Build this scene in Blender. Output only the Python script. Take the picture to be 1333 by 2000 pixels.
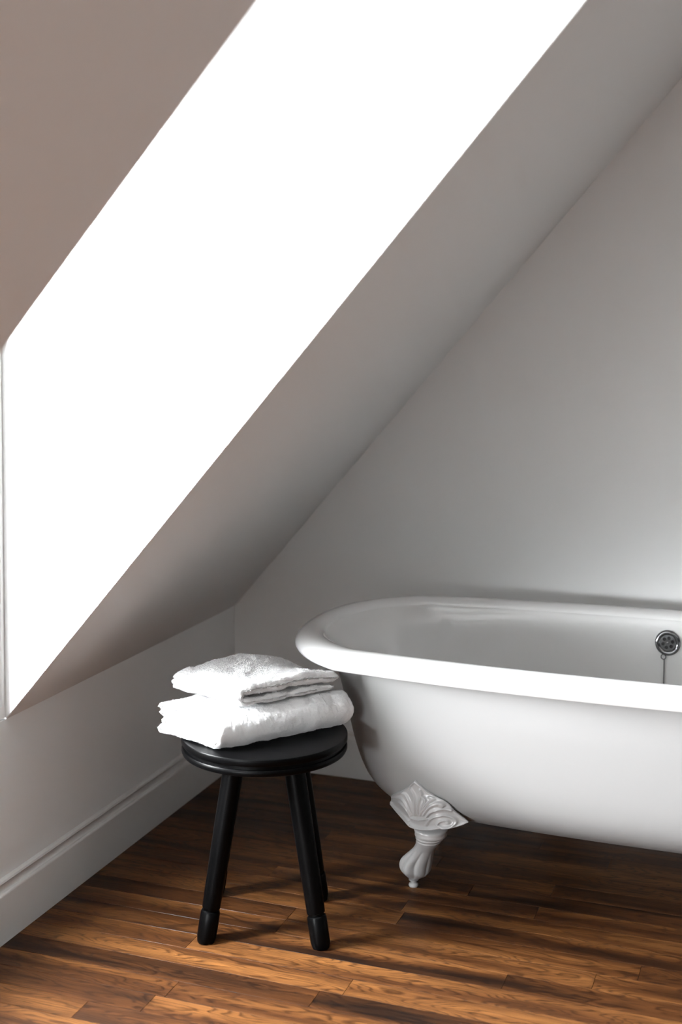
import bpy, bmesh, math, random
import numpy as np
from mathutils import Vector, Matrix
from mathutils.bvhtree import BVHTree

for o in list(bpy.data.objects): bpy.data.objects.remove(o)
S = bpy.context.scene
COL = S.collection
PI = math.pi
rad = math.radians

# ------------------------------------------------------------------ camera
CAM_H = 1.30
cam = bpy.data.cameras.new('camera')
camo = bpy.data.objects.new('camera', cam); COL.objects.link(camo)
camo.location = (0, 0, CAM_H)
camo.rotation_euler = (rad(90 - 2.0), 0, rad(20.0))
cam.sensor_fit = 'VERTICAL'; cam.sensor_height = 36; cam.sensor_width = 24
cam.lens = 2500 / 2000 * 36
cam.shift_y = -(1000 - 717.3) / 2000
cam.clip_start = 0.05; cam.clip_end = 200
cam.dof.use_dof = True; cam.dof.focus_distance = 2.80; cam.dof.aperture_fstop = 2.6
S.camera = camo

# ------------------------------------------------------------------ world: overcast sky, dimmer ground below the horizon
W = bpy.data.worlds.new('overcast_sky'); S.world = W; W.use_nodes = True
nt = W.node_tree; nt.nodes.clear()
wo = nt.nodes.new('ShaderNodeOutputWorld'); bg = nt.nodes.new('ShaderNodeBackground')
tc = nt.nodes.new('ShaderNodeTexCoord'); sx = nt.nodes.new('ShaderNodeSeparateXYZ')
cr = nt.nodes.new('ShaderNodeValToRGB')
cr.color_ramp.elements[0].position = 0.49; cr.color_ramp.elements[0].color = (.28, .28, .28, 1)
cr.color_ramp.elements[1].position = 0.52; cr.color_ramp.elements[1].color = (.97, .985, 1, 1)
mp = nt.nodes.new('ShaderNodeMapRange'); mp.inputs[1].default_value = -1; mp.inputs[2].default_value = 1
nt.links.new(tc.outputs['Generated'], sx.inputs[0]); nt.links.new(sx.outputs[2], mp.inputs[0])
nt.links.new(mp.outputs[0], cr.inputs[0]); nt.links.new(cr.outputs[0], bg.inputs[0])
nt.links.new(bg.outputs[0], wo.inputs[0])
bg.inputs[1].default_value = 380.0

# sky portal in the dormer window opening (guides sampling only, adds no light)
def portal(name, loc, rot, sxx, syy):
    l = bpy.data.lights.new(name, 'AREA'); l.shape = 'RECTANGLE'; l.size = sxx; l.size_y = syy
    l.cycles.is_portal = True
    o = bpy.data.objects.new(name, l); COL.objects.link(o); o.location = loc; o.rotation_euler = rot
    return o
portal('window_portal', (-1.72, (1.84+2.271)/2, 1.23), (0, rad(-90), 0), 1.54, 2.271-1.84)

portal('window_portal', (-1.72, -.475, .93), (0, rad(-90), 0), .94, 1.97)  # opening of the added second dormer


S.view_settings.view_transform = 'Standard'; S.view_settings.look = 'None'
S.view_settings.gamma = 1; S.view_settings.use_curve_mapping = False
S.view_settings.exposure = 0.0

# ------------------------------------------------------------------ helpers
def tag(o, label=None, cat=None, group=None, kind=None):
    if label: o['label'] = label
    if cat: o['category'] = cat
    if group: o['group'] = group
    if kind: o['kind'] = kind
    return o
def empty(name, loc=(0, 0, 0), rz=0):
    o = bpy.data.objects.new(name, None); COL.objects.link(o)
    o.location = loc; o.rotation_euler = (0, 0, rz); o.empty_display_size = .05
    return o
def finish(name, me, m, parent=None, smooth=None):
    if m: me.materials.append(m)
    o = bpy.data.objects.new(name, me); COL.objects.link(o)
    if parent: o.parent = parent
    if smooth is not None:
        for p in me.polygons: p.use_smooth = True
        if smooth < 180:
            try: me.set_sharp_from_angle(angle=rad(smooth))
            except Exception: pass
    return o
def from_bm(name, bm, m, parent=None, smooth=None):
    bmesh.ops.recalc_face_normals(bm, faces=bm.faces)
    me = bpy.data.meshes.new(name); bm.to_mesh(me); bm.free()
    return finish(name, me, m, parent, smooth)
def from_vf(name, v, f, m, parent=None, smooth=None):
    me = bpy.data.meshes.new(name); me.from_pydata([tuple(map(float, p)) for p in v], [], f); me.update()
    return finish(name, me, m, parent, smooth)
def bx(bm, x0, x1, y0, y1, z0, z1):
    v = [bm.verts.new(p) for p in [(x0,y0,z0),(x1,y0,z0),(x1,y1,z0),(x0,y1,z0),(x0,y0,z1),(x1,y0,z1),(x1,y1,z1),(x0,y1,z1)]]
    for q in [(0,3,2,1),(4,5,6,7),(0,1,5,4),(1,2,6,5),(2,3,7,6),(3,0,4,7)]: bm.faces.new([v[i] for i in q])
def prism_y(bm, pts, y0, y1):
    a = [bm.verts.new((x, y0, z)) for x, z in pts]; b = [bm.verts.new((x, y1, z)) for x, z in pts]
    bm.faces.new(a); bm.faces.new(b[::-1]); n = len(pts)
    for i in range(n): bm.faces.new([a[i], b[i], b[(i+1) % n], a[(i+1) % n]])
def bevel(bm, w, seg=2, ang=30):
    es = [e for e in bm.edges if len(e.link_faces) == 2 and e.calc_face_angle() > rad(ang)]
    bmesh.ops.bevel(bm, geom=es, offset=w, segments=seg, profile=.6, affect='EDGES')
def lathe(bm, prof, n=64, M=None):
    M = M or Matrix.Identity(4); rings = []
    for r, z in prof:
        if r < 1e-6: rings.append([bm.verts.new(M @ Vector((0, 0, z)))])
        else: rings.append([bm.verts.new(M @ Vector((r*math.cos(2*PI*i/n), r*math.sin(2*PI*i/n), z))) for i in range(n)])
    for a, b in zip(rings, rings[1:]):
        for i in range(n):
            j = (i+1) % n
            if len(a) == 1 and len(b) == 1: continue
            if len(a) == 1: bm.faces.new([a[0], b[i], b[j]])
            elif len(b) == 1: bm.faces.new([a[i], b[0], a[j]])
            else: bm.faces.new([a[i], b[i], b[j], a[j]])

# ------------------------------------------------------------------ materials
def mat(name, col, rough=.5, metal=0, coat=0, spec=.5, coat_rough=.1):
    m = bpy.data.materials.new(name); m.use_nodes = True
    b = m.node_tree.nodes['Principled BSDF']
    b.inputs['Base Color'].default_value = (*col, 1); b.inputs['Roughness'].default_value = rough
    b.inputs['Metallic'].default_value = metal; b.inputs['Coat Weight'].default_value = coat
    b.inputs['Coat Roughness'].default_value = coat_rough
    b.inputs['Specular IOR Level'].default_value = spec
    return m, m.node_tree, b
def add_bump(t, b, scale, strength, dist=.001, detail=4):
    tcn = t.nodes.new('ShaderNodeTexCoord'); n = t.nodes.new('ShaderNodeTexNoise')
    n.inputs['Scale'].default_value = scale; n.inputs['Detail'].default_value = detail
    bu = t.nodes.new('ShaderNodeBump'); bu.inputs['Strength'].default_value = strength; bu.inputs['Distance'].default_value = dist
    t.links.new(tcn.outputs['Object'], n.inputs['Vector']); t.links.new(n.outputs['Fac'], bu.inputs['Height'])
    t.links.new(bu.outputs[0], b.inputs['Normal'])
    return n
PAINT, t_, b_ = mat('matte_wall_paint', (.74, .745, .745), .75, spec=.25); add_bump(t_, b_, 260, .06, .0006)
ROOM, t_, b_ = mat('bounce_cut_dark_paint', (.05, .05, .05), .8, spec=.2); add_bump(t_, b_, 200, .06, .0006)  # near-black, put on the unseen walls to cut bounced light
TRIMW, t_, b_ = mat('satin_trim_paint', (.60, .585, .57), .38, spec=.5); add_bump(t_, b_, 90, .05, .0006)
SASH, t_, b_ = mat('white_window_paint', (.75, .75, .75), .4); add_bump(t_, b_, 90, .04, .0006)
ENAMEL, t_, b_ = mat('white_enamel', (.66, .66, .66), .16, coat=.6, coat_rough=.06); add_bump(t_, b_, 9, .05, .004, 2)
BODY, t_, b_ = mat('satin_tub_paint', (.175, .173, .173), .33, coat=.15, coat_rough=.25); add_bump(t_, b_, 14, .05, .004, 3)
FOOTM, t_, b_ = mat('painted_cast_iron', (.26, .255, .255), .32, coat=.3, coat_rough=.2); add_bump(t_, b_, 160, .1, .0008)
BLACK, t_, b_ = mat('black_lacquered_wood', (.0008, .0008, .0009), .32, spec=.06)
add_bump(t_, b_, 60, .10, .001)
CHROME, t_, b_ = mat('chrome', (.20, .205, .21), .14, metal=1); add_bump(t_, b_, 50, .02, .0005)
HOLE_SHADE, t_, b_ = mat('recess_shade_black', (.004, .004, .004), .6); add_bump(t_, b_, 50, .02, .0005)  # stands in for the shade inside the overflow
TOWEL, t_, b_ = mat('white_terry_cloth', (.58, .58, .585), .95, spec=.1)
b_.inputs['Sheen Weight'].default_value = .25
add_bump(t_, b_, 700, .3, .0012, 3)
SUBF, t_, b_ = mat('dark_joint_filler', (.012, .007, .004), .8); add_bump(t_, b_, 50, .02, .0005)
EXT, t_, b_ = mat('outside_render', (.4, .4, .4), .8); add_bump(t_, b_, 50, .02, .0005)

# window glass
GLASS = bpy.data.materials.new('window_glass'); GLASS.use_nodes = True
t = GLASS.node_tree; t.nodes.clear()
o_ = t.nodes.new('ShaderNodeOutputMaterial'); mx = t.nodes.new('ShaderNodeMixShader')
tr = t.nodes.new('ShaderNodeBsdfTransparent'); gl = t.nodes.new('ShaderNodeBsdfGlossy'); gl.inputs['Roughness'].default_value = .02; tr.inputs[0].default_value = (.96, .97, .97, 1)
mx.inputs[0].default_value = .05; t.links.new(tr.outputs[0], mx.inputs[1]); t.links.new(gl.outputs[0], mx.inputs[2])
t.links.new(mx.outputs[0], o_.inputs[0])

# oak strip floor, colour varies plank by plank
def oak():
    m, t, b = mat('stained_oak', (.2, .08, .03), .4, coat=.05, coat_rough=.12, spec=.14)
    N = t.nodes.new; L = t.links.new
    tc = N('ShaderNodeTexCoord'); oi = N('ShaderNodeObjectInfo')
    mul = N('ShaderNodeMath'); mul.operation = 'MULTIPLY'; mul.inputs[1].default_value = 37.0
    cmb = N('ShaderNodeCombineXYZ')
    L(oi.outputs['Random'], mul.inputs[0])
    for i in range(3): L(mul.outputs[0], cmb.inputs[i])
    add = N('ShaderNodeVectorMath'); add.operation = 'ADD'
    L(tc.outputs['Object'], add.inputs[0]); L(cmb.outputs[0], add.inputs[1])
    # broad warping
    mpa = N('ShaderNodeMapping'); mpa.inputs['Scale'].default_value = (1.6, 11, 11); L(add.outputs[0], mpa.inputs[0])
    n1 = N('ShaderNodeTexNoise'); n1.inputs['Scale'].default_value = 1.5; n1.inputs['Detail'].default_value = 2; L(mpa.outputs[0], n1.inputs[0])
    # growth rings: repeating bands of the warped field
    r1 = N('ShaderNodeMath'); r1.operation = 'MULTIPLY'; r1.inputs[1].default_value = 24.0; L(n1.outputs['Fac'], r1.inputs[0])
    n1b = N('ShaderNodeTexNoise'); n1b.inputs['Scale'].default_value = 3; n1b.inputs['Detail'].default_value = 3
    mpc = N('ShaderNodeMapping'); mpc.inputs['Scale'].default_value = (8, 40, 40); L(add.outputs[0], mpc.inputs[0]); L(mpc.outputs[0], n1b.inputs[0])
    r1b = N('ShaderNodeMath'); r1b.operation = 'ADD'; L(r1.outputs[0], r1b.inputs[0]); L(n1b.outputs['Fac'], r1b.inputs[1])
    r2 = N('ShaderNodeMath'); r2.operation = 'FRACT'; L(r1b.outputs[0], r2.inputs[0])
    rr = N('ShaderNodeValToRGB'); e = rr.color_ramp.elements
    e[0].position = 0; e[0].color = (.16, .13, .11, 1); e[1].position = .22; e[1].color = (.95, .95, .95, 1)
    x = e.new(.7); x.color = (.8, .8, .8, 1); x = e.new(1); x.color = (.16, .13, .11, 1)
    L(r2.outputs[0], rr.inputs[0])
    # fine pores stretched along the board
    mpb = N('ShaderNodeMapping'); mpb.inputs['Scale'].default_value = (18, 420, 420); L(add.outputs[0], mpb.inputs[0])
    n2 = N('ShaderNodeTexNoise'); n2.inputs['Scale'].default_value = 1; n2.inputs['Detail'].default_value = 4; L(mpb.outputs[0], n2.inputs[0])
    pr_ = N('ShaderNodeValToRGB'); e = pr_.color_ramp.elements
    e[0].position = .36; e[0].color = (.45, .45, .45, 1); e[1].position = .58; e[1].color = (1, 1, 1, 1); L(n2.outputs['Fac'], pr_.inputs[0])
    # long soft streaks
    mpd = N('ShaderNodeMapping'); mpd.inputs['Scale'].default_value = (1.6, 22, 22); L(add.outputs[0], mpd.inputs[0])
    n3 = N('ShaderNodeTexNoise'); n3.inputs['Scale'].default_value = 1; n3.inputs['Detail'].default_value = 3; L(mpd.outputs[0], n3.inputs[0])
    base = N('ShaderNodeValToRGB'); e = base.color_ramp.elements
    e[0].position = .28; e[0].color = (.0085, .0028, .0008, 1); e[1].position = .80; e[1].color = (.152, .062, .0180, 1)
    x = e.new(.5); x.color = (.051, .0178, .0050, 1)
    # plank tint shift
    tin = N('ShaderNodeMapRange'); tin.inputs[3].default_value = -.06; tin.inputs[4].default_value = .13; L(oi.outputs['Random'], tin.inputs[0])
    ad = N('ShaderNodeMath'); ad.operation = 'ADD'; L(n3.outputs['Fac'], ad.inputs[0]); L(tin.outputs[0], ad.inputs[1])
    L(ad.outputs[0], base.inputs[0])
    m1 = N('ShaderNodeMix'); m1.data_type = 'RGBA'; m1.blend_type = 'MULTIPLY'; m1.inputs[0].default_value = .85
    L(base.outputs[0], m1.inputs[6]); L(rr.outputs[0], m1.inputs[7])
    m2 = N('ShaderNodeMix'); m2.data_type = 'RGBA'; m2.blend_type = 'MULTIPLY'; m2.inputs[0].default_value = .6
    L(m1.outputs[2], m2.inputs[6]); L(pr_.outputs[0], m2.inputs[7])
    L(m2.outputs[2], b.inputs['Base Color'])
    ro = N('ShaderNodeMapRange'); ro.inputs[3].default_value = .5; ro.inputs[4].default_value = .36; L(n3.outputs['Fac'], ro.inputs[0])
    L(ro.outputs[0], b.inputs['Roughness'])
    bu = N('ShaderNodeBump'); bu.inputs['Strength'].default_value = .25; bu.inputs['Distance'].default_value = .0006
    L(n2.outputs['Fac'], bu.inputs['Height']); L(bu.outputs[0], b.inputs['Normal'])
    return m
OAK = oak()

# ------------------------------------------------------------------ the room
XK, ZK, SL = -1.58, .463, 1.155          # knee wall plane, its height, slope of the ceiling
YN, YC = 1.273, 2.271                    # near and far edge of the dormer
YW, YB, XR, ZC = 3.42, -1.5, 2.6, 2.30   # gable wall, wall behind, right wall, ceiling
zs = lambda x: ZK + SL*(x - XK)
xs = lambda z: XK + (z - ZK)/SL
W1H, W2H = 2.0, 1.4                      # window head heights
W1N = 1.84                               # near jamb of the window in the first dormer
Y2N, Y2C = -1.45, .50                    # second dormer, unseen, added to light the gable wall and tub
ZD = 2.06                                # dormer ceiling
T = .14

def struct(name, bm, m, parent=None, smooth=None):
    return tag(from_bm(name, bm, m, parent, smooth), kind='structure')

bm = bmesh.new(); bx(bm, XK-T, XK, YB-T, YW+T, -.02, ZK); o = struct('wall_left', bm, PAINT)
bm = bmesh.new(); bx(bm, XK, XR+T, YW, YW+T, -.02, 2.7); bx(bm, XK-T, XK, YW, YW+T, ZK, 2.7); struct('wall_back', bm, PAINT)
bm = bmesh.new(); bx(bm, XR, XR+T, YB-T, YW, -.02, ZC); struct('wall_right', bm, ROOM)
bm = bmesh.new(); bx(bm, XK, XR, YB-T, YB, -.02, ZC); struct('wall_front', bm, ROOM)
# sloped ceiling, cut by the dormer, and the flat ceiling it runs into
bm = bmesh.new()
sec = [(XK, ZK), (xs(ZC), ZC), (xs(ZC), ZC+.16), (XK-T, ZK)]
for a_, b_2 in ((YB-T, Y2N-.002), (Y2C+.002, YN-.002), (YC+.002, YW)): prism_y(bm, sec, a_, b_2)
prism_y(bm, [(xs(ZD), ZD), (xs(ZC), ZC), (xs(ZC), ZC+.16), (xs(ZD)-.02, ZD+.16)], YN-.002, YC+.002)
prism_y(bm, [(xs(ZD), ZD), (xs(ZC), ZC), (xs(ZC), ZC+.16), (xs(ZD)-.02, ZD+.16)], Y2N-.002, Y2C+.002)
bx(bm, xs(ZC), XR+T, YB-T, YW, ZC, ZC+.16)
es = [e for e in bm.edges if abs(e.verts[0].co.y - e.verts[1].co.y) < 1e-5 and abs(e.verts[0].co.y - YN+.002) < 1e-4
      and all(abs(v.co.z - zs(v.co.x)) < 1e-4 for v in e.verts)]
bmesh.ops.bevel(bm, geom=es, offset=.012, segments=4, profile=.5, affect='EDGES')
struct('ceiling', bm, PAINT)
# dormer cheeks, dormer ceilings, windows with casing, sashes, panes and sill
def wpart(name, boxes, m, bv=.004, par=None):
    bm = bmesh.new()
    for b in boxes:
        t = bmesh.new(); bx(t, *b); bevel(t, bv, 2) if bv else None
        me = bpy.data.meshes.new('t'); t.to_mesh(me); t.free(); bm.from_mesh(me); bpy.data.meshes.remove(me)
    return tag(from_bm(name, bm, m, par, 40), kind='structure')
def dormer(y0, y1, n, sides, wy0, ZWH):
    for nm, a, b in ((sides[0], y1, y1+.06), (sides[1], y0-.06, y0)):
        bm = bmesh.new(); e = .0015
        prism_y(bm, [(XK-T, ZK+e), (XK, ZK+e), (xs(ZD)-e, ZD), (xs(ZD)-e, ZD+.05), (XK-T, ZD+.05)], a, b); struct(nm, bm, PAINT)
    bm = bmesh.new(); bx(bm, XK-T, xs(ZD)-.01, y0, y1, ZD, ZD+.06); struct('ceiling_dormer', bm, PAINT)
    bm = bmesh.new(); bx(bm, XK-T, XK, y0, y1, ZWH, ZD-.001)
    if wy0 > y0: bx(bm, XK-T, XK, y0, wy0, ZK+.001, ZWH)
    struct('wall_dormer', bm, PAINT)
    win = empty('window_%d' % n, (XK, (wy0+y1)/2, ZK)); tag(win, kind='structure')
    hw = (y1-wy0)/2; HT = ZWH-ZK
    wpart('casing', [(-.06, -.006, hw-.045, hw-.002, .03, HT), (-.06, -.006, -hw+.002, -hw+.045, .03, HT),
                     (-.06, -.006, -hw+.045, hw-.045, HT-.07, HT)], SASH, par=win)
    wpart('casing_bead', [(-.006, -.001, hw-.012, hw-.003, .03, HT-.01), (-.006, -.001, -hw+.003, -hw+.012, .03, HT-.01)], SASH, .002, win)
    wpart('sill', [(-.10, -.001, -hw+.002, hw-.002, .004, .030)], SASH, par=win)
    wpart('outer_frame', [(-.12, -.06, hw-.05, hw-.001, .03, HT), (-.12, -.06, -hw+.001, -hw+.05, .03, HT),
                          (-.12, -.06, -hw+.05, hw-.05, .0305, .06), (-.12, -.06, -hw+.05, hw-.05, HT-.08, HT)], SASH, par=win)
    zm = .03 + (HT-.11)/2 + .02
    for k, (z0, z1, xo) in enumerate(((.06, zm, -.085), (zm-.02, HT-.08, -.115))):
        s = wpart('sash', [(xo, xo+.028, -hw+.05, -hw+.088, z0, z1), (xo, xo+.028, hw-.088, hw-.05, z0, z1),
                       (xo, xo+.028, -hw+.088, hw-.088, z0, z0+.04), (xo, xo+.028, -hw+.088, hw-.088, z1-.035, z1)], SASH, .003, win)
        wpart('pane', [(xo+.012, xo+.016, -hw+.086, hw-.086, z0+.038, z1-.033)], GLASS, 0, s)
dormer(YN, YC, 1, ('wall_dormer_far', 'wall_dormer_near'), W1N, W1H)
dormer(Y2N, Y2C, 2, ('wall_dormer_far', 'wall_dormer_near'), Y2N, W2H)  # added dormer out of view, a light source for the gable wall
# baseboards with a ledge and a small upper bead
def base_profile():
    pts = [(0, 0), (.016, 0), (.016, .100)]
    for i in range(1, 7):
        a = i/6*PI/2; pts.append((.016-.0065*(1-math.cos(a)), .100+.006*math.sin(a)))
    for i in range(1, 7):
        a = i/6*PI/2; pts.append((.0095-.0045*math.sin(a), .106+.012*(1-math.cos(a))))
    pts += [(.005, .120), (.0085, .1215), (.010, .1245), (.0085, .128), (.005, .130), (.0005, .1312), (0, .1312)]
    return pts
bm = bmesh.new(); pr = base_profile()
A = [bm.verts.new((XK+d, YB, z)) for d, z in pr]; B = [bm.verts.new((XK+d, YW-d, z)) for d, z in pr]
for i in range(len(pr)-1): bm.faces.new([A[i], B[i], B[i+1], A[i+1]])
bm.faces.new(A); bm.faces.new(B[::-1]); bm.faces.new([A[-1], B[-1], B[0], A[0]])
struct('baseboard_left', bm, TRIMW, smooth=35)
bm = bmesh.new()
A = [bm.verts.new((XK+d, YW-d, z)) for d, z in pr]; B = [bm.verts.new((XR, YW-d, z)) for d, z in pr]
for i in range(len(pr)-1): bm.faces.new([A[i], B[i], B[i+1], A[i+1]])
bm.faces.new(A); bm.faces.new(B[::-1]); bm.faces.new([A[-1], B[-1], B[0], A[0]])
struct('baseboard_back', bm, TRIMW, smooth=35)

# ------------------------------------------------------------------ floor of oak strips
bm = bmesh.new(); bx(bm, XK-T, XR+T, YB-T, YW+T, -.10, -.008); floor = struct('floor', bm, SUBF)
PW = .0625; Y0 = 2.4745 - 20*PW          # seam grid read from the photograph
rng = random.Random(11)
def plank_mesh(L, w=PW-.0006):
    bm = bmesh.new(); bx(bm, 0, L, 0, w, -.008, 0)
    es = [e for e in bm.edges if all(v.co.z > -.001 for v in e.verts)]
    bmesh.ops.bevel(bm, geom=es, offset=.0002, segments=1, affect='EDGES')
    me = bpy.data.meshes.new('plank'); bm.to_mesh(me); bm.free(); me.materials.append(OAK); return me
known = {-1: [-.545, .62], 0: [-1.05, -.379, .9], -3: [-.829], -4: [-.875, .35], 3: [-.828, .55], 5: [-.708, .7], -2: [-1.2, .1]}
row = 0; y = Y0; count = 0
while y < YW - .018:
    r = row - 20
    if r in known:
        cuts = list(known[r])
        while cuts[-1] < XR-.6: cuts.append(cuts[-1] + rng.uniform(.6, 1.3))
        if cuts[-1] > XR-.15: cuts.pop()
    else:
        cuts = []; x = XK + rng.uniform(.25, 1.1)
        while x < XR-.2: cuts.append(x); x += rng.uniform(.5, 1.35)
    ends = [XK+.002] + cuts + [XR-.002]
    w = min(PW, YW-.0165-y)
    for a, b in zip(ends, ends[1:]):
        o = bpy.data.objects.new('plank', plank_mesh(b-a-.0008, w-.0006)); COL.objects.link(o); o.parent = floor
        o.location = (a, y, 0); count += 1
    y += PW; row += 1
# the strips behind the photographer, joined
bm = bmesh.new(); y = Y0 - PW
while y > YB:
    x = XK+.002
    while x < XR-.01:
        L = min(rng.uniform(.6, 1.4), XR-.002-x); bx(bm, x, x+L-.0008, y, y+PW-.0008, -.008, 0); x += L
    y -= PW
tag(from_bm('plank_field', bm, OAK, floor), kind='stuff')

# ------------------------------------------------------------------ bathtub
TX, TY = -.30, 2.93
def ring(a, b, n, sx, N=160):
    """stadium outline: straight middle of half-length sx with superelliptic ends"""
    out = []
    ax = a - sx
    for i in range(N):
        th = 2*PI*i/N; c, s = math.cos(th), math.sin(th)
        x = math.copysign(abs(c)**(2/n), c); yv = math.copysign(abs(s)**(2/n), s)
        # spread the straight part smoothly over the flat sides
        out.append((x*ax + sx*max(-1, min(1, c*1.9)), yv*b))
    return out
RZ = .58; RR = .0235; A0, B0 = .85, .38
tub = empty('bathtub', (TX, TY, 0))
tag(tub, 'white clawfoot bathtub with rolled rim standing along the pale gable wall', 'bathtub')
def loft(rings, closed_start=False, closed_end=False):
    bm = bmesh.new(); R_ = []
    for pts in rings: R_.append([bm.verts.new(p) for p in pts])
    for a, b in zip(R_, R_[1:]):
        n = len(a)
        for i in range(n): bm.faces.new([a[i], a[(i+1) % n], b[(i+1) % n], b[i]])
    if closed_start: bm.faces.new(R_[0])
    if closed_end: bm.faces.new(R_[-1][::-1])
    return bm
# outer body: half-length offset, half-width, z
body = [(.805, .345, .560), (.768, .334, .540), (.750, .330, .50), (.732, .326, .443), (.719, .319, .39), (.706, .310, .334), (.692, .300, .290), (.676, .286, .255),
        (.657, .266, .228), (.634, .240, .207), (.598, .208, .191), (.54, .165, .181), (.45, .10, .176), (.25, .03, .175)]
def spline(rows, k=5):
    out = []
    P = np.array(rows)
    for i in range(len(P)-1):
        p0 = P[max(i-1, 0)]; p1 = P[i]; p2 = P[i+1]; p3 = P[min(i+2, len(P)-1)]
        for j in range(k):
            u = j/k
            out.append(.5*((2*p1)+(-p0+p2)*u+(2*p0-5*p1+4*p2-p3)*u*u+(-p0+3*p1-3*p2+p3)*u**3))
    out.append(P[-1]); return out
def tring(a, b, z, n=2.25):
    sx = .45*min(1, a/.85)
    return [(x, y, z) for x, y in ring(a, b, n, sx)]
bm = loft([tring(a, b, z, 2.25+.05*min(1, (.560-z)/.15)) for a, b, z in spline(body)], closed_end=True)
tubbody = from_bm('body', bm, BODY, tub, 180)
bm = loft([tring(a, b, z, 2.25+.05*min(1, (.560-z)/.15)) for a, b, z in spline(body)], closed_end=True)
bm.transform(Matrix.Translation((TX, TY, 0))); bmesh.ops.recalc_face_normals(bm, faces=bm.faces)
BVH = BVHTree.FromBMesh(bm); bm.free()
# inner enamel basin
inner = [(.786, .316, .566), (.772, .309, .555), (.735, .303, .52), (.708, .292, .44), (.678, .277, .34), (.64, .252, .265), (.60, .21, .228), (.52, .15, .214), (.3, .04, .211)]
bm = loft([tring(a, b, z) for a, b, z in spline(inner)], closed_end=True)
from_bm('basin', bm, ENAMEL, tub, 180)
# rolled rim: teardrop tube around the top
prof = []
for i in range(28):
    a = 2*PI*i/28
    o_ = .034*math.cos(a); z_ = RR*math.sin(a)
    z_ += -.004*math.cos(a)                       # the roll dips a little outwards
    prof.append((o_, z_))
rings = [tring(A0-.034+po, B0-.034+po, RZ-RR+pz) for po, pz in prof]
rings.append(rings[0])
bm = loft(rings); bmesh.ops.remove_doubles(bm, verts=bm.verts, dist=1e-6)
from_bm('rolled_rim', bm, ENAMEL, tub, 180)

# overflow grating with plug chain on the far inner side
def inner_y(z):
    P = np.array(inner); return float(np.interp(-z, -P[:, 2], P[:, 1]))
OX, OZ = -.314+.30, .508
oy = inner_y(OZ); tilt = math.atan2(inner_y(OZ+.03)-inner_y(OZ-.03), .06)
Mo = Matrix.Translation((OX, oy-.002, OZ)) @ Matrix.Rotation(PI/2 + 0*tilt, 4, 'X') @ Matrix.Rotation(0, 4, 'Z')
Mo = Matrix.Translation((OX, oy-.003, OZ)) @ Matrix.Rotation(PI/2 - tilt, 4, 'X')
bm = bmesh.new()
lathe(bm, [(.031, -.004), (.031, .001), (.029, .0035), (.026, .0045), (.022, .004), (.0205, .002), (.0195, .0006)], 56, Mo)
ov = from_bm('overflow_ring', bm, CHROME, tub, 50); ov['label'] = 'chrome overflow ring'
bm = bmesh.new()   # perforated plate: six holes around a screw
hx = [(0.0118*math.cos(k*PI/3+.26), .0118*math.sin(k*PI/3+.26)) for k in range(6)]
nseg = 24
outer = [bm.verts.new((.0200*math.cos(2*PI*i/72), .0200*math.sin(2*PI*i/72), 0)) for i in range(72)]
edges = [bm.edges.new((outer[i], outer[(i+1) % 72])) for i in range(72)]
for cx_, cy_ in hx:
    h = [bm.verts.new((cx_+.0042*math.cos(2*PI*i/nseg), cy_+.0042*math.sin(2*PI*i/nseg), 0)) for i in range(nseg)]
    edges += [bm.edges.new((h[i], h[(i+1) % nseg])) for i in range(nseg)]
r_ = bmesh.ops.triangle_fill(bm, edges=edges, use_beauty=True, use_dissolve=False)
ext = bmesh.ops.extrude_face_region(bm, geom=list(bm.faces))
bmesh.ops.translate(bm, vec=(0, 0, -.0022), verts=[g for g in ext['geom'] if isinstance(g, bmesh.types.BMVert)])
bm.transform(Mo @ Matrix.Translation((0, 0, .0008)))
from_bm('overflow_grate', bm, CHROME, ov)
bm = bmesh.new(); lathe(bm, [(0, -.0034), (.0205, -.0034), (.0205, -.0026), (0, -.0026)], 40, Mo); from_bm('overflow_shade_disc', bm, HOLE_SHADE, ov)  # black disc: shade behind the holes put in as colour
bm = bmesh.new(); lathe(bm, [(.0036, .0008), (.0036, .0016), (.0026, .0026), (0, .0029)], 20, Mo); from_bm('screw', bm, CHROME, ov, 50)
# little shackle and ball chain
def torus(bm, R_, r_, M, n=24, m=8):
    g = [[bm.verts.new(M @ Vector(((R_+r_*math.cos(2*PI*j/m))*math.cos(2*PI*i/n), (R_+r_*math.cos(2*PI*j/m))*math.sin(2*PI*i/n), r_*math.sin(2*PI*j/m)))) for j in range(m)] for i in range(n)]
    for i in range(n):
        for j in range(m): bm.faces.new([g[i][j], g[(i+1) % n][j], g[(i+1) % n][(j+1) % m], g[i][(j+1) % m]])
bm = bmesh.new()
torus(bm, .0058, .0013, Mo @ Matrix.Translation((-.0095, -.0345, .002)))
from_bm('chain_shackle', bm, CHROME, ov, 180)
bm = bmesh.new()
z = OZ-.041; k = 0
while z > .24:
    yy = inner_y(z)-.004; x = OX-.010 + .004*math.sin((OZ-z)*14) - .03*(OZ-.04-z)
    bmesh.ops.create_uvsphere(bm, u_segments=8, v_segments=6, radius=.0019, matrix=Matrix.Translation((x, yy, z)))
    z -= .0036
ch = from_bm('plug_chain', bm, CHROME, ov, 180); ch['kind'] = 'stuff'; ch['label'] = 'thin metal ball chain'

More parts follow.
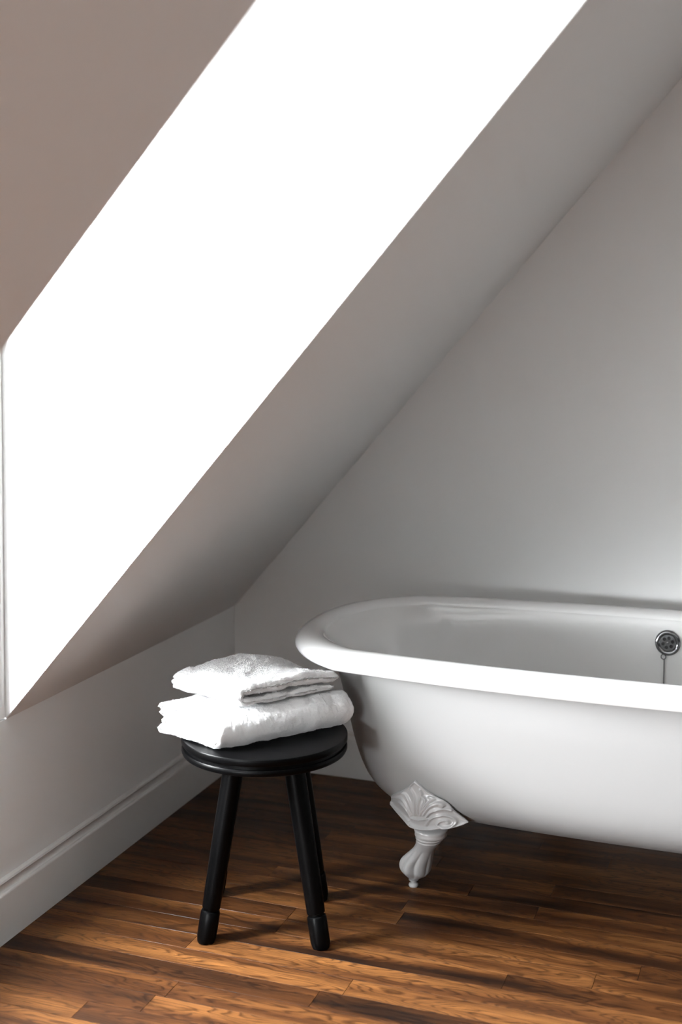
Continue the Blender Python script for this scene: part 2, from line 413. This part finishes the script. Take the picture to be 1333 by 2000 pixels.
# claw feet -----------------------------------------------------------------
exec_foot = True
FC = Vector((-.86, 2.72, 0))                          # reference point of the near left foot
OD = Vector((-.55, -.83, 0)).normalized(); SD = Vector((-OD.y, OD.x, 0))
OUT = [(0.0907, 0.2991), (0.101, 0.2907), (0.1116, 0.2782), (0.1256, 0.2689), (0.1416, 0.2611), (0.1489, 0.2539), (0.1573, 0.2366), (0.1739, 0.2144), (0.1678, 0.2087), (0.1565, 0.2034), (0.143, 0.2013), (0.1204, 0.1957), (0.0869, 0.1875), (0.0594, 0.1854), (0.0455, 0.1877), (0.0173, 0.1947), (-0.0102, 0.2017), (-0.021, 0.2098), (-0.0, 0.2376), (0.056, 0.2687), (0.0674, 0.2772), (0.0765, 0.2852)]
# how far the plate stands out at points of it: (sideways, height, outwards)
CTRL = [(0.0907, 0.2991, 0.016), (0.101, 0.2907, 0.009), (0.1116, 0.2782, -0.002), (0.1256, 0.2689, -0.013), (0.1416, 0.2611, -0.025), (0.1489, 0.2539, -0.033), (0.1573, 0.2366, -0.043), (0.1739, 0.2144, -0.066), (0.1678, 0.2087, -0.054), (0.1565, 0.2034, -0.038), (0.143, 0.2013, -0.024), (0.1204, 0.1957, -0.012), (0.0869, 0.1875, -0.006), (0.0594, 0.1854, -0.006), (0.0455, 0.1877, -0.006), (0.0173, 0.1947, -0.006), (-0.0102, 0.2017, -0.008), (-0.021, 0.2098, -0.008), (-0.0, 0.2376, 0.006), (0.056, 0.2687, 0.02), (0.0674, 0.2772, 0.018), (0.0765, 0.2852, 0.017), (0.0841, 0.2117, 0.006), (0.1419, 0.2168, -0.022), (0.0946, 0.2386, 0.012), (0.0404, 0.2259, 0.01), (0.1262, 0.2315, -0.004), (0.1381, 0.254, -0.008)]
FAN = (0.084, 0.221)
# carved ridges of the leaf, as polylines (sideways, height) on the plate
STROKES = [[(0.0726, 0.2078), (0.061, 0.2283), (0.0371, 0.2368), (0.0004, 0.2266)], [(0.0723, 0.2176), (0.0613, 0.2403), (0.0457, 0.2493), (0.021, 0.2455)], [(0.0556, 0.1916), (0.0315, 0.1976), (0.0092, 0.204), (-0.0142, 0.2124)], [(0.0568, 0.1996), (0.0313, 0.2075), (0.0011, 0.2108), (-0.012, 0.2182)], [(0.0833, 0.2212), (0.078, 0.2431), (0.0687, 0.2586), (0.0563, 0.2654)], [(0.0881, 0.2227), (0.0912, 0.2489), (0.0873, 0.2656), (0.0802, 0.2783)], [(0.0957, 0.2284), (0.1001, 0.2554), (0.1023, 0.2686), (0.0993, 0.2813)], [(0.1021, 0.2265), (0.1074, 0.2417), (0.1131, 0.2559), (0.1048, 0.2647)], [(0.1031, 0.2303), (0.119, 0.2509), (0.1275, 0.2601), (0.1178, 0.2645)], [(0.1071, 0.2277), (0.1241, 0.2478), (0.1375, 0.2548), (0.1417, 0.2509)], [(0.1128, 0.2241), (0.1247, 0.2386), (0.1404, 0.2462), (0.1506, 0.2415)], [(0.1069, 0.2034), (0.1214, 0.2223), (0.1396, 0.2326), (0.1518, 0.2271), (0.1578, 0.2162), (0.1523, 0.2061), (0.1397, 0.2031), (0.1312, 0.2087), (0.1361, 0.2181), (0.145, 0.2197), (0.1478, 0.2139)], [(0.0672, 0.2109), (0.0931, 0.2134), (0.1142, 0.2216)], [(0.0581, 0.1955), (0.0835, 0.1924), (0.1168, 0.1985), (0.1362, 0.2044)]]
def foot_meshes():
    # ---- acanthus plate hugging the tub: polar grid round the fan centre
    out = np.array(OUT)
    d = np.r_[0, np.cumsum(np.linalg.norm(np.diff(np.vstack([out, out[:1]]), axis=0), axis=1))]
    cl = np.vstack([out, out[:1]]); m = 300
    s_ = np.linspace(0, d[-1], m, endpoint=False)
    bo = np.stack([np.interp(s_, d, cl[:, 0]), np.interp(s_, d, cl[:, 1])], 1)
    bo = (np.roll(bo, 1, 0) + bo*2 + np.roll(bo, -1, 0))/4
    nr = 90; c = np.array(FAN)
    CP = np.array(CTRL); n_ = len(CP)
    rr_ = np.linalg.norm(CP[:, None, :2]-CP[None, :, :2], axis=2); A_ = np.zeros((n_+3, n_+3))
    A_[:n_, :n_] = rr_*rr_*np.log(rr_+1e-9) + np.eye(n_)*1e-5; A_[:n_, n_] = 1; A_[:n_, n_+1:] = CP[:, :2]; A_[n_, :n_] = 1; A_[n_+1:, :n_] = CP[:, :2].T
    W_ = np.linalg.solve(A_, np.r_[CP[:, 2], 0, 0, 0])
    def tps(s, z):
        r_ = np.hypot(CP[:, 0]-s, CP[:, 1]-z); return float((W_[:n_]*r_*r_*np.log(r_+1e-9)).sum() + W_[n_] + W_[n_+1]*s + W_[n_+2]*z)
    def on_tub(p):
        Pw = FC + SD*float(p[0]) + OD*.6; Pw.z = float(p[1])
        hit, nrm, _, _ = BVH.ray_cast(Pw, -OD)
        o = -9 if hit is None else (hit-FC).dot(OD)
        lb = tps(float(p[0]), float(p[1]))
        k = 400.0                                       # soft maximum, so the plate bridges the underside smoothly
        o = max(o, lb) + math.log(1+math.exp(-k*abs(o-lb)))/k
        q = FC + SD*float(p[0]) + OD*o; q.z = float(p[1]); return q
    G = np.zeros((nr+1, m, 3))
    for j in range(nr+1):
        for i in range(m): G[j, i] = on_tub(c + (bo[i]-c)*max(j/nr, .004))
    dr = np.gradient(G, axis=0); dt = (np.roll(G, -1, 1)-np.roll(G, 1, 1))
    Nn = np.cross(dr, dt); Nn /= np.maximum(np.linalg.norm(Nn, axis=2), 1e-9)[..., None]
    Nn *= np.sign((Nn*np.array(OD)).sum(2))[..., None]
    for _ in range(4): Nn = (Nn + np.roll(Nn, 1, 1) + np.roll(Nn, -1, 1)); Nn /= np.linalg.norm(Nn, axis=2)[..., None]
    Nn[:3] = Nn[3].mean(0)/np.linalg.norm(Nn[3].mean(0))
    vs, fs = [], []
    # relief: distance to the carved ridges, smoothed polylines
    segs = []
    for st_ in STROKES:
        q = np.array([v[:2] for v in spline([(x, z_, 0) for x, z_ in st_], 6)])
        segs.append((q[:-1], q[1:]))
    def ridge(P2):
        h = np.zeros(len(P2))
        for a_, b_ in segs:
            ab = b_-a_; L2 = (ab**2).sum(1)+1e-12
            t = np.clip(((P2[:, None]-a_[None])*ab[None]).sum(2)/L2, 0, 1)
            dd = np.linalg.norm(P2[:, None]-a_[None]-t[..., None]*ab[None], axis=2).min(1)
            h = np.maximum(h, .0052*np.exp(-(dd/.0026)**2))
        return h
    for j in range(nr+1):
        r = max(j/nr, .004)
        HR = ridge(c + (bo-c)*r)
        for i in range(m):
            p = c + (bo[i]-c)*r; dx, dz = p-c
            ang = math.atan2(dx, dz); L = math.hypot(dx, dz); B = np.linalg.norm(bo[i]-c)
            w = min(1, max(0, (L-.008)/.02))
            h = HR[i] - .0012
            h += .0032*math.exp(-((1-r)*B/.0040)**2)                                       # raised border
            thick = .0050 + .010*math.exp(-((p[1]-.176)/.016)**2)*math.exp(-((p[0]-.055)/.05)**2)
            edge = 1 - max(0, (r-.94)/.06)**2*.5
            vs.append(Vector(G[j, i]) + Vector(Nn[j, i])*((thick+h)*edge))
    for j in range(nr):
        for i in range(m): fs.append((j*m+i, j*m+(i+1) % m, (j+1)*m+(i+1) % m, (j+1)*m+i))
    base = len(vs)
    for i in range(m): vs.append(Vector(G[nr, i]) - Vector(Nn[nr, i])*.009)
    for i in range(m): fs.append((nr*m+i, nr*m+(i+1) % m, base+(i+1) % m, base+i))
    # ---- leg and paw: rings along a curved spine: side offset, out offset, z, half-width, toe relief, ring relief
    sp = spline(SPINE, 7)
    n = 96; lv, lf = [], []
    for (so, oo, z, w, toe, band) in sp:
        for i in range(n):
            a = 2*PI*i/n; k = 1 + band
            if toe > 0:
                t_ = abs(math.cos(3.5*(a-1.32))); fw_ = max(0, .25+.75*math.cos(a-1.4)); k *= 1 + toe*fw_*(.34*t_**.45 - .26)
            q = FC + SD*(so + w*k*math.cos(a)) + OD*(oo + w*k*math.sin(a)); q.z = z
            lv.append(q)
    K = len(sp)
    for j in range(K-1):
        for i in range(n): lf.append((j*n+i, (j+1)*n+i, (j+1)*n+(i+1) % n, j*n+(i+1) % n))
    lf.append(tuple(range(n))); lf.append(tuple((K-1)*n+i for i in range(n))[::-1])
    return (vs, fs), (lv, lf)
SPINE = [(.058, -.066, .205, .022, 0, 0), (.064, -.058, .186, .030, 0, 0), (.071, -.046, .174, .037, 0, .03), (.074, -.042, .165, .036, 0, -.02), (.073, -.043, .158, .0330, 0, .07), (.070, -.044, .154, .031, 0, -.03), (.067, -.045, .149, .030, 0, .05), (.064, -.0455, .144, .0285, 0, -.03),
         (.062, -.046, .140, .0275, 0, .02), (.054, -.048, .129, .0255, 0, 0), (.040, -.051, .114, .0245, .15, 0), (.024, -.055, .096, .0295, .6, 0), (.010, -.058, .079, .0350, 1, 0),
         (.001, -.061, .063, .0362, 1, 0), (-.003, -.064, .049, .0340, 1, 0), (-.007, -.067, .037, .0270, .7, 0), (-.014, -.069, .027, .0175, .2, 0), (-.018, -.071, .021, .0125, 0, 0), (-.021, -.072, .0155, .0112, 0, 0)]
(pv, pf), (lv, lf) = foot_meshes()
ctr = FC - SD*.022 - OD*.0725
def mirrored(vs, sxn, syn):
    dx = -.018*sxn if syn < 0 else 0
    return [((v.x-TX)*sxn+dx, (v.y-TY)*syn, v.z) for v in vs]
for sxn, syn in ((1, 1), (1, -1), (-1, 1), (-1, -1)):
    flip = sxn*syn < 0
    ff = [f[::-1] for f in pf] if flip else pf
    lf2 = [f[::-1] for f in lf] if flip else lf
    def mk(name, v, f, par, sm=180):
        bm = bmesh.new(); vv = [bm.verts.new(p) for p in v]
        for q in f: bm.faces.new([vv[i] for i in q])
        bmesh.ops.remove_doubles(bm, verts=bm.verts, dist=1e-6)
        return from_bm(name, bm, FOOTM, par, sm)
    foot = mk('claw_foot', mirrored(lv, sxn, syn), lf2, tub, 180)
    mk('acanthus_plate', mirrored(pv, sxn, syn), ff, foot, 60)
    cx_, cy_ = (ctr.x-TX)*sxn+(-.018*sxn if syn < 0 else 0), (ctr.y-TY)*syn
    bm = bmesh.new()
    lathe(bm, [(0, .017), (.006, .017), (.0062, .0090), (.0085, .008), (.0108, .006), (.0112, .003), (.0095, .0), (0, .0)], 32, Matrix.Translation((cx_, cy_, 0)))
    from_bm('foot_glide', bm, FOOTM, foot, 50)

# ------------------------------------------------------------------ stool
SX, SY = -1.095, 2.524; ST = .413
stool = empty('stool', (SX, SY, 0)); tag(stool, 'round black wooden stool with splayed legs, holding the folded towels', 'stool')
bm = bmesh.new()
lathe(bm, [(0, .397), (.168, .397), (.1785, .398), (.1800, .400), (.1800, .4105), (.1788, .4125), (.1765, .413), (0, .413)], 128)
from_bm('seat', bm, BLACK, stool, 40)
bm = bmesh.new()
lathe(bm, [(0, .373), (.150, .373), (.170, .374), (.1775, .377), (.1795, .381), (.1795, .386), (.1775, .3895), (.173, .390), (.172, .397), (0, .397)], 128)
from_bm('seat_base', bm, BLACK, stool, 40)
for ang, rb, rt in ((-120, .155, .078), (-25, .176, .090), (60, .155, .085), (155, .171, .088)):
    a = rad(ang)
    top = Vector((rt*math.cos(a), rt*math.sin(a), .376)); bot = Vector((rb*math.cos(a), rb*math.sin(a), 0))
    ax = (bot-top); L = ax.length; q = ax.to_track_quat('Z', 'Y').to_matrix().to_4x4()
    bm = bmesh.new()
    pr2 = [(0, -.004), (.0215, -.004), (.0222, .05), (.0215, .15), (.0203, .25), (.0193, L-.072), (.0188, L-.070), (.0158, L-.069), (.0158, L-.0655), (.0190, L-.0645),
           (.0205, L-.061), (.0208, L-.03), (.0205, L-.012), (.0185, L-.001), (.016, L+.004), (0, L+.006)]
    lathe(bm, pr2, 40, Matrix.Translation(top) @ q)
    for v in bm.verts:
        if v.co.z < 0: v.co.z = 0
    from_bm('leg', bm, BLACK, stool, 40)

# ------------------------------------------------------------------ towels
def vnoise(P, scale, seed):
    """smooth value noise on an (n,3) array, roughly in -1..1"""
    Q = P*scale + seed*17.31; I = np.floor(Q).astype(np.int64); Fr = Q-I; Fr = Fr*Fr*(3-2*Fr); out = np.zeros(len(P))
    for dx in (0, 1):
        for dy in (0, 1):
            for dz in (0, 1):
                h = (I[:, 0]+dx)*374761393 + (I[:, 1]+dy)*668265263 + (I[:, 2]+dz)*2147483647 + seed*1013
                h = (h ^ (h >> 13))*1274126177; h = (h ^ (h >> 16)) & 0xffff
                w = (Fr[:, 0] if dx else 1-Fr[:, 0])*(Fr[:, 1] if dy else 1-Fr[:, 1])*(Fr[:, 2] if dz else 1-Fr[:, 2])
                out += w*(h/32768.-1)
    return out
def path_resample(pts, step):
    P = np.array(pts, float); d = np.r_[0, np.cumsum(np.linalg.norm(np.diff(P[:, :2], axis=0), axis=1))]
    n = int(d[-1]/step); s = np.linspace(0, d[-1], n); return np.stack([np.interp(s, d, P[:, k]) for k in range(P.shape[1])], 1), s
def arc(cx, cz, r, a0, a1, t, n=14):
    return [(cx+r*math.cos(a0+(a1-a0)*i/n), cz+r*math.sin(a0+(a1-a0)*i/n), t) for i in range(n+1)]
def ribbon(path, W, step=.0022, er=.0065):
    """folded sheet: (u, z, thickness) path swept over W; rounded long ends"""
    P, s = path_resample(path, step); T_ = np.gradient(P[:, :2], axis=0); T_ /= np.linalg.norm(T_, axis=1)[:, None]
    Nn = np.stack([-T_[:, 1], T_[:, 0]], 1); L = s[-1]
    e = np.minimum(s, L-s); h = P[:, 2]/2
    cap = np.sqrt(np.clip(1-(1-np.clip(e/h, 0, 1))**2, 0, 1)); hh = h*np.maximum(cap, .02)
    cs = er*(1-np.cos(np.linspace(0, PI/2, 6)))[:-1]; w = np.r_[-W/2+cs, np.linspace(-W/2+er, W/2-er, int(W/step)), (W/2-cs)[::-1]]; nw = len(w)
    ew = np.minimum(w+W/2, W/2-w); wf = np.sqrt(np.clip(1-(1-np.clip(ew/er, 0, 1))**2, 0, 1)); wf = np.maximum(wf, .04)
    rows = []
    for wi, f in zip(w, wf):
        a = P[:, :2] + Nn*(hh*f)[:, None]; b = P[:, :2] - Nn*(hh*f)[:, None]
        loop = np.vstack([a, b[::-1]]); rows.append(np.column_stack([np.full(len(loop), wi), loop]))
    V = np.vstack(rows); n = len(rows[0]); F = []
    idx = np.arange(nw*n).reshape(nw, n); nx = np.roll(idx, -1, axis=1)
    Q = np.stack([idx[:-1], nx[:-1], nx[1:], idx[1:]], -1).reshape(-1, 4)
    F = Q.tolist(); m = n//2
    for r_, fl in ((idx[0], False), (idx[-1], True)):       # end caps: quads across the thickness
        for i in range(m-1):
            q = [int(r_[i]), int(r_[i+1]), int(r_[n-2-i]), int(r_[n-1-i])]
            F.append(q if not fl else q[::-1])
    return V, F
def np_mesh(name, V, F, m, parent=None):
    me = bpy.data.meshes.new(name); me.from_pydata(V.tolist(), [], F); me.update()
    return finish(name, me, m, parent, 180)
def normals(V, F):
    N = np.zeros_like(V); Q = np.array([f for f in F if len(f) == 4])
    fn = np.cross(V[Q[:, 2]]-V[Q[:, 0]], V[Q[:, 3]]-V[Q[:, 1]])
    for k in range(4): np.add.at(N, Q[:, k], fn)
    return N/np.maximum(np.linalg.norm(N, axis=1), 1e-12)[:, None]
E1 = np.array([.605, .796]); E2 = np.array([-.796, .605])
def make_towel(name, label, center, z0, parts, along, W, deform, seed):
    Vs, Fs, off = [], [], 0
    for path in parts:
        V, F = ribbon(path, W)
        Vs.append(V); Fs += [[i+off for i in f] for f in F]; off += len(V)
    V = np.vstack(Vs)
    # local frame: X along E1, Y along E2
    if along == 'E1': Lc = np.column_stack([V[:, 0], V[:, 1], V[:, 2]])
    else: Lc = np.column_stack([V[:, 1], V[:, 0], V[:, 2]])
    if along != 'E1': Fs = [f[::-1] for f in Fs]
    Lc = deform(Lc)
    N = normals(Lc, Fs)
    if (N[:, 2]*(Lc[:, 2]-Lc[:, 2].mean())).sum() < 0: N = -N; Fs = [f[::-1] for f in Fs]
    d = .0030*vnoise(Lc, 38, seed) + .0012*vnoise(Lc, 110, seed+1) + .0009*vnoise(Lc, 330, seed+2)
    Lc = Lc + N*d[:, None]
    Lc[:, 2] = np.maximum(Lc[:, 2], 0.0005)
    ang = math.atan2(E1[1], E1[0])
    o = np_mesh(name, Lc, Fs, TOWEL)
    o.location = (center[0], center[1], z0); o.rotation_euler = (0, 0, ang)
    tag(o, label, 'towel', 'folded white bath towels on the stool')
    # terry loops: short fibres standing on the cloth
    r = np.random.default_rng(seed); nf = 110000
    cand = r.integers(0, len(Lc), nf); cand = cand[Lc[cand, 2] > .003]
    B = Lc[cand]; Nn = N[cand] + r.normal(0, .35, (len(cand), 3)); Nn /= np.linalg.norm(Nn, axis=1)[:, None]
    B = B + r.normal(0, .0006, B.shape)
    t1 = np.cross(Nn, r.normal(0, 1, B.shape)); t1 /= np.linalg.norm(t1, axis=1)[:, None]
    h = r.uniform(.0009, .0020, len(cand))[:, None]
    a = B - t1*.0004 - N[cand]*.0004; b = B + t1*.0004 - N[cand]*.0004; c = B + Nn*h
    FV = np.stack([a, b, c], 1).reshape(-1, 3); k = len(cand)
    me = bpy.data.meshes.new('terry_pile'); me.vertices.add(3*k); me.vertices.foreach_set('co', FV.astype(np.float32).ravel())
    me.loops.add(3*k); me.loops.foreach_set('vertex_index', np.arange(3*k, dtype=np.int32))
    me.polygons.add(k); me.polygons.foreach_set('loop_start', np.arange(0, 3*k, 3, dtype=np.int32))
    me.polygons.foreach_set('loop_total', np.full(k, 3, dtype=np.int32)); me.update(calc_edges=True)
    f = finish('terry_pile', me, TOWEL, o); f['kind'] = 'stuff'
    return o
# large towel below: folded round its front long side
D = .203
lp = []
lp.append([(D/2-.004, .010, .0195), (-D/2+.035, .0100, .018)] + arc(-D/2+.035, .0365, .0265, -PI/2, -3*PI/2, .019) + [(D/2-.03, .063, .019), (D/2-.006, .060, .018)])
lp.append([(D/2-.012, .028, .0175), (-D/2+.036, .0280, .0175)] + arc(-D/2+.036, .0365, .0085, -PI/2, -3*PI/2, .017, 8) + [(D/2-.004, .0455, .0175)])
def def_low(L):
    L = L.copy(); x, y, z = L[:, 0].copy(), L[:, 1].copy(), L[:, 2].copy()
    L[:, 2] = z*(1 + .03*np.sin(x*14+1))
    L[:, 2] += .002*np.sin(x*19+y*11)*(z/.07)
    # soft, uneven ends
    L[:, 0] += .004*np.sin(z*90+y*16)*np.sign(x)*(np.abs(x) > .1)
    L[:, 0] += .012*np.clip(y/.12, -1, 1)*(x < 0)*np.clip(-x/.16, 0, 1)*-1
    L[:, 1] -= .006*np.cos(x*9)*(y < 0)
    L[:, 0] -= .15*y
    return L
make_towel('folded_towel', 'thick folded white terry towel resting directly on the black stool seat', (-1.117, 2.541), ST, lp, 'E1', .338, def_low, 3)
D2 = .258
tp = [[(D2/2-.004, .036, .026), (D2/2-.03, .0365, .026), (0, .037, .025), (-D2/2+.04, .036, .023), (-D2/2+.024, .0335, .018)] +
      arc(-D2/2+.022, .0205, .0125, PI/2, 3*PI/2, .016, 12) + [(-D2/2+.06, .0080, .014), (0, .0085, .0145), (D2/2-.014, .0095, .016)]]
def def_top(L):
    L = L.copy(); x, y, z = L[:, 0].copy(), L[:, 1].copy(), L[:, 2].copy()
    # creases running back from the fold on the left end
    for zc, a in ((.026, .006), (.013, .005)):
        L[:, 0] += a*np.exp(-((z-zc)/.0028)**2)*(x < -.09)*np.clip((y+.09)/.12, 0, 1)
    L[:, 2] += (z/.05)*(.004*np.exp(-(((x-.085)/.06)**2+((y-.07)/.05)**2)) + .0025*np.sin(x*24+y*9) + .0025*np.sin(y*31-x*10) - .014*np.clip((x-.04)/.07, 0, 1))
    L[:, 0] += .004*np.sin(y*28)*np.clip(np.abs(x)/.13, 0, 1)*np.sign(x)
    L[:, 0] -= .27*y
    return L
make_towel('folded_towel', 'smaller folded white terry towel lying on top of the thicker one', (-1.133, 2.559), ST+.0797, tp, 'E2', .205, def_top, 9)
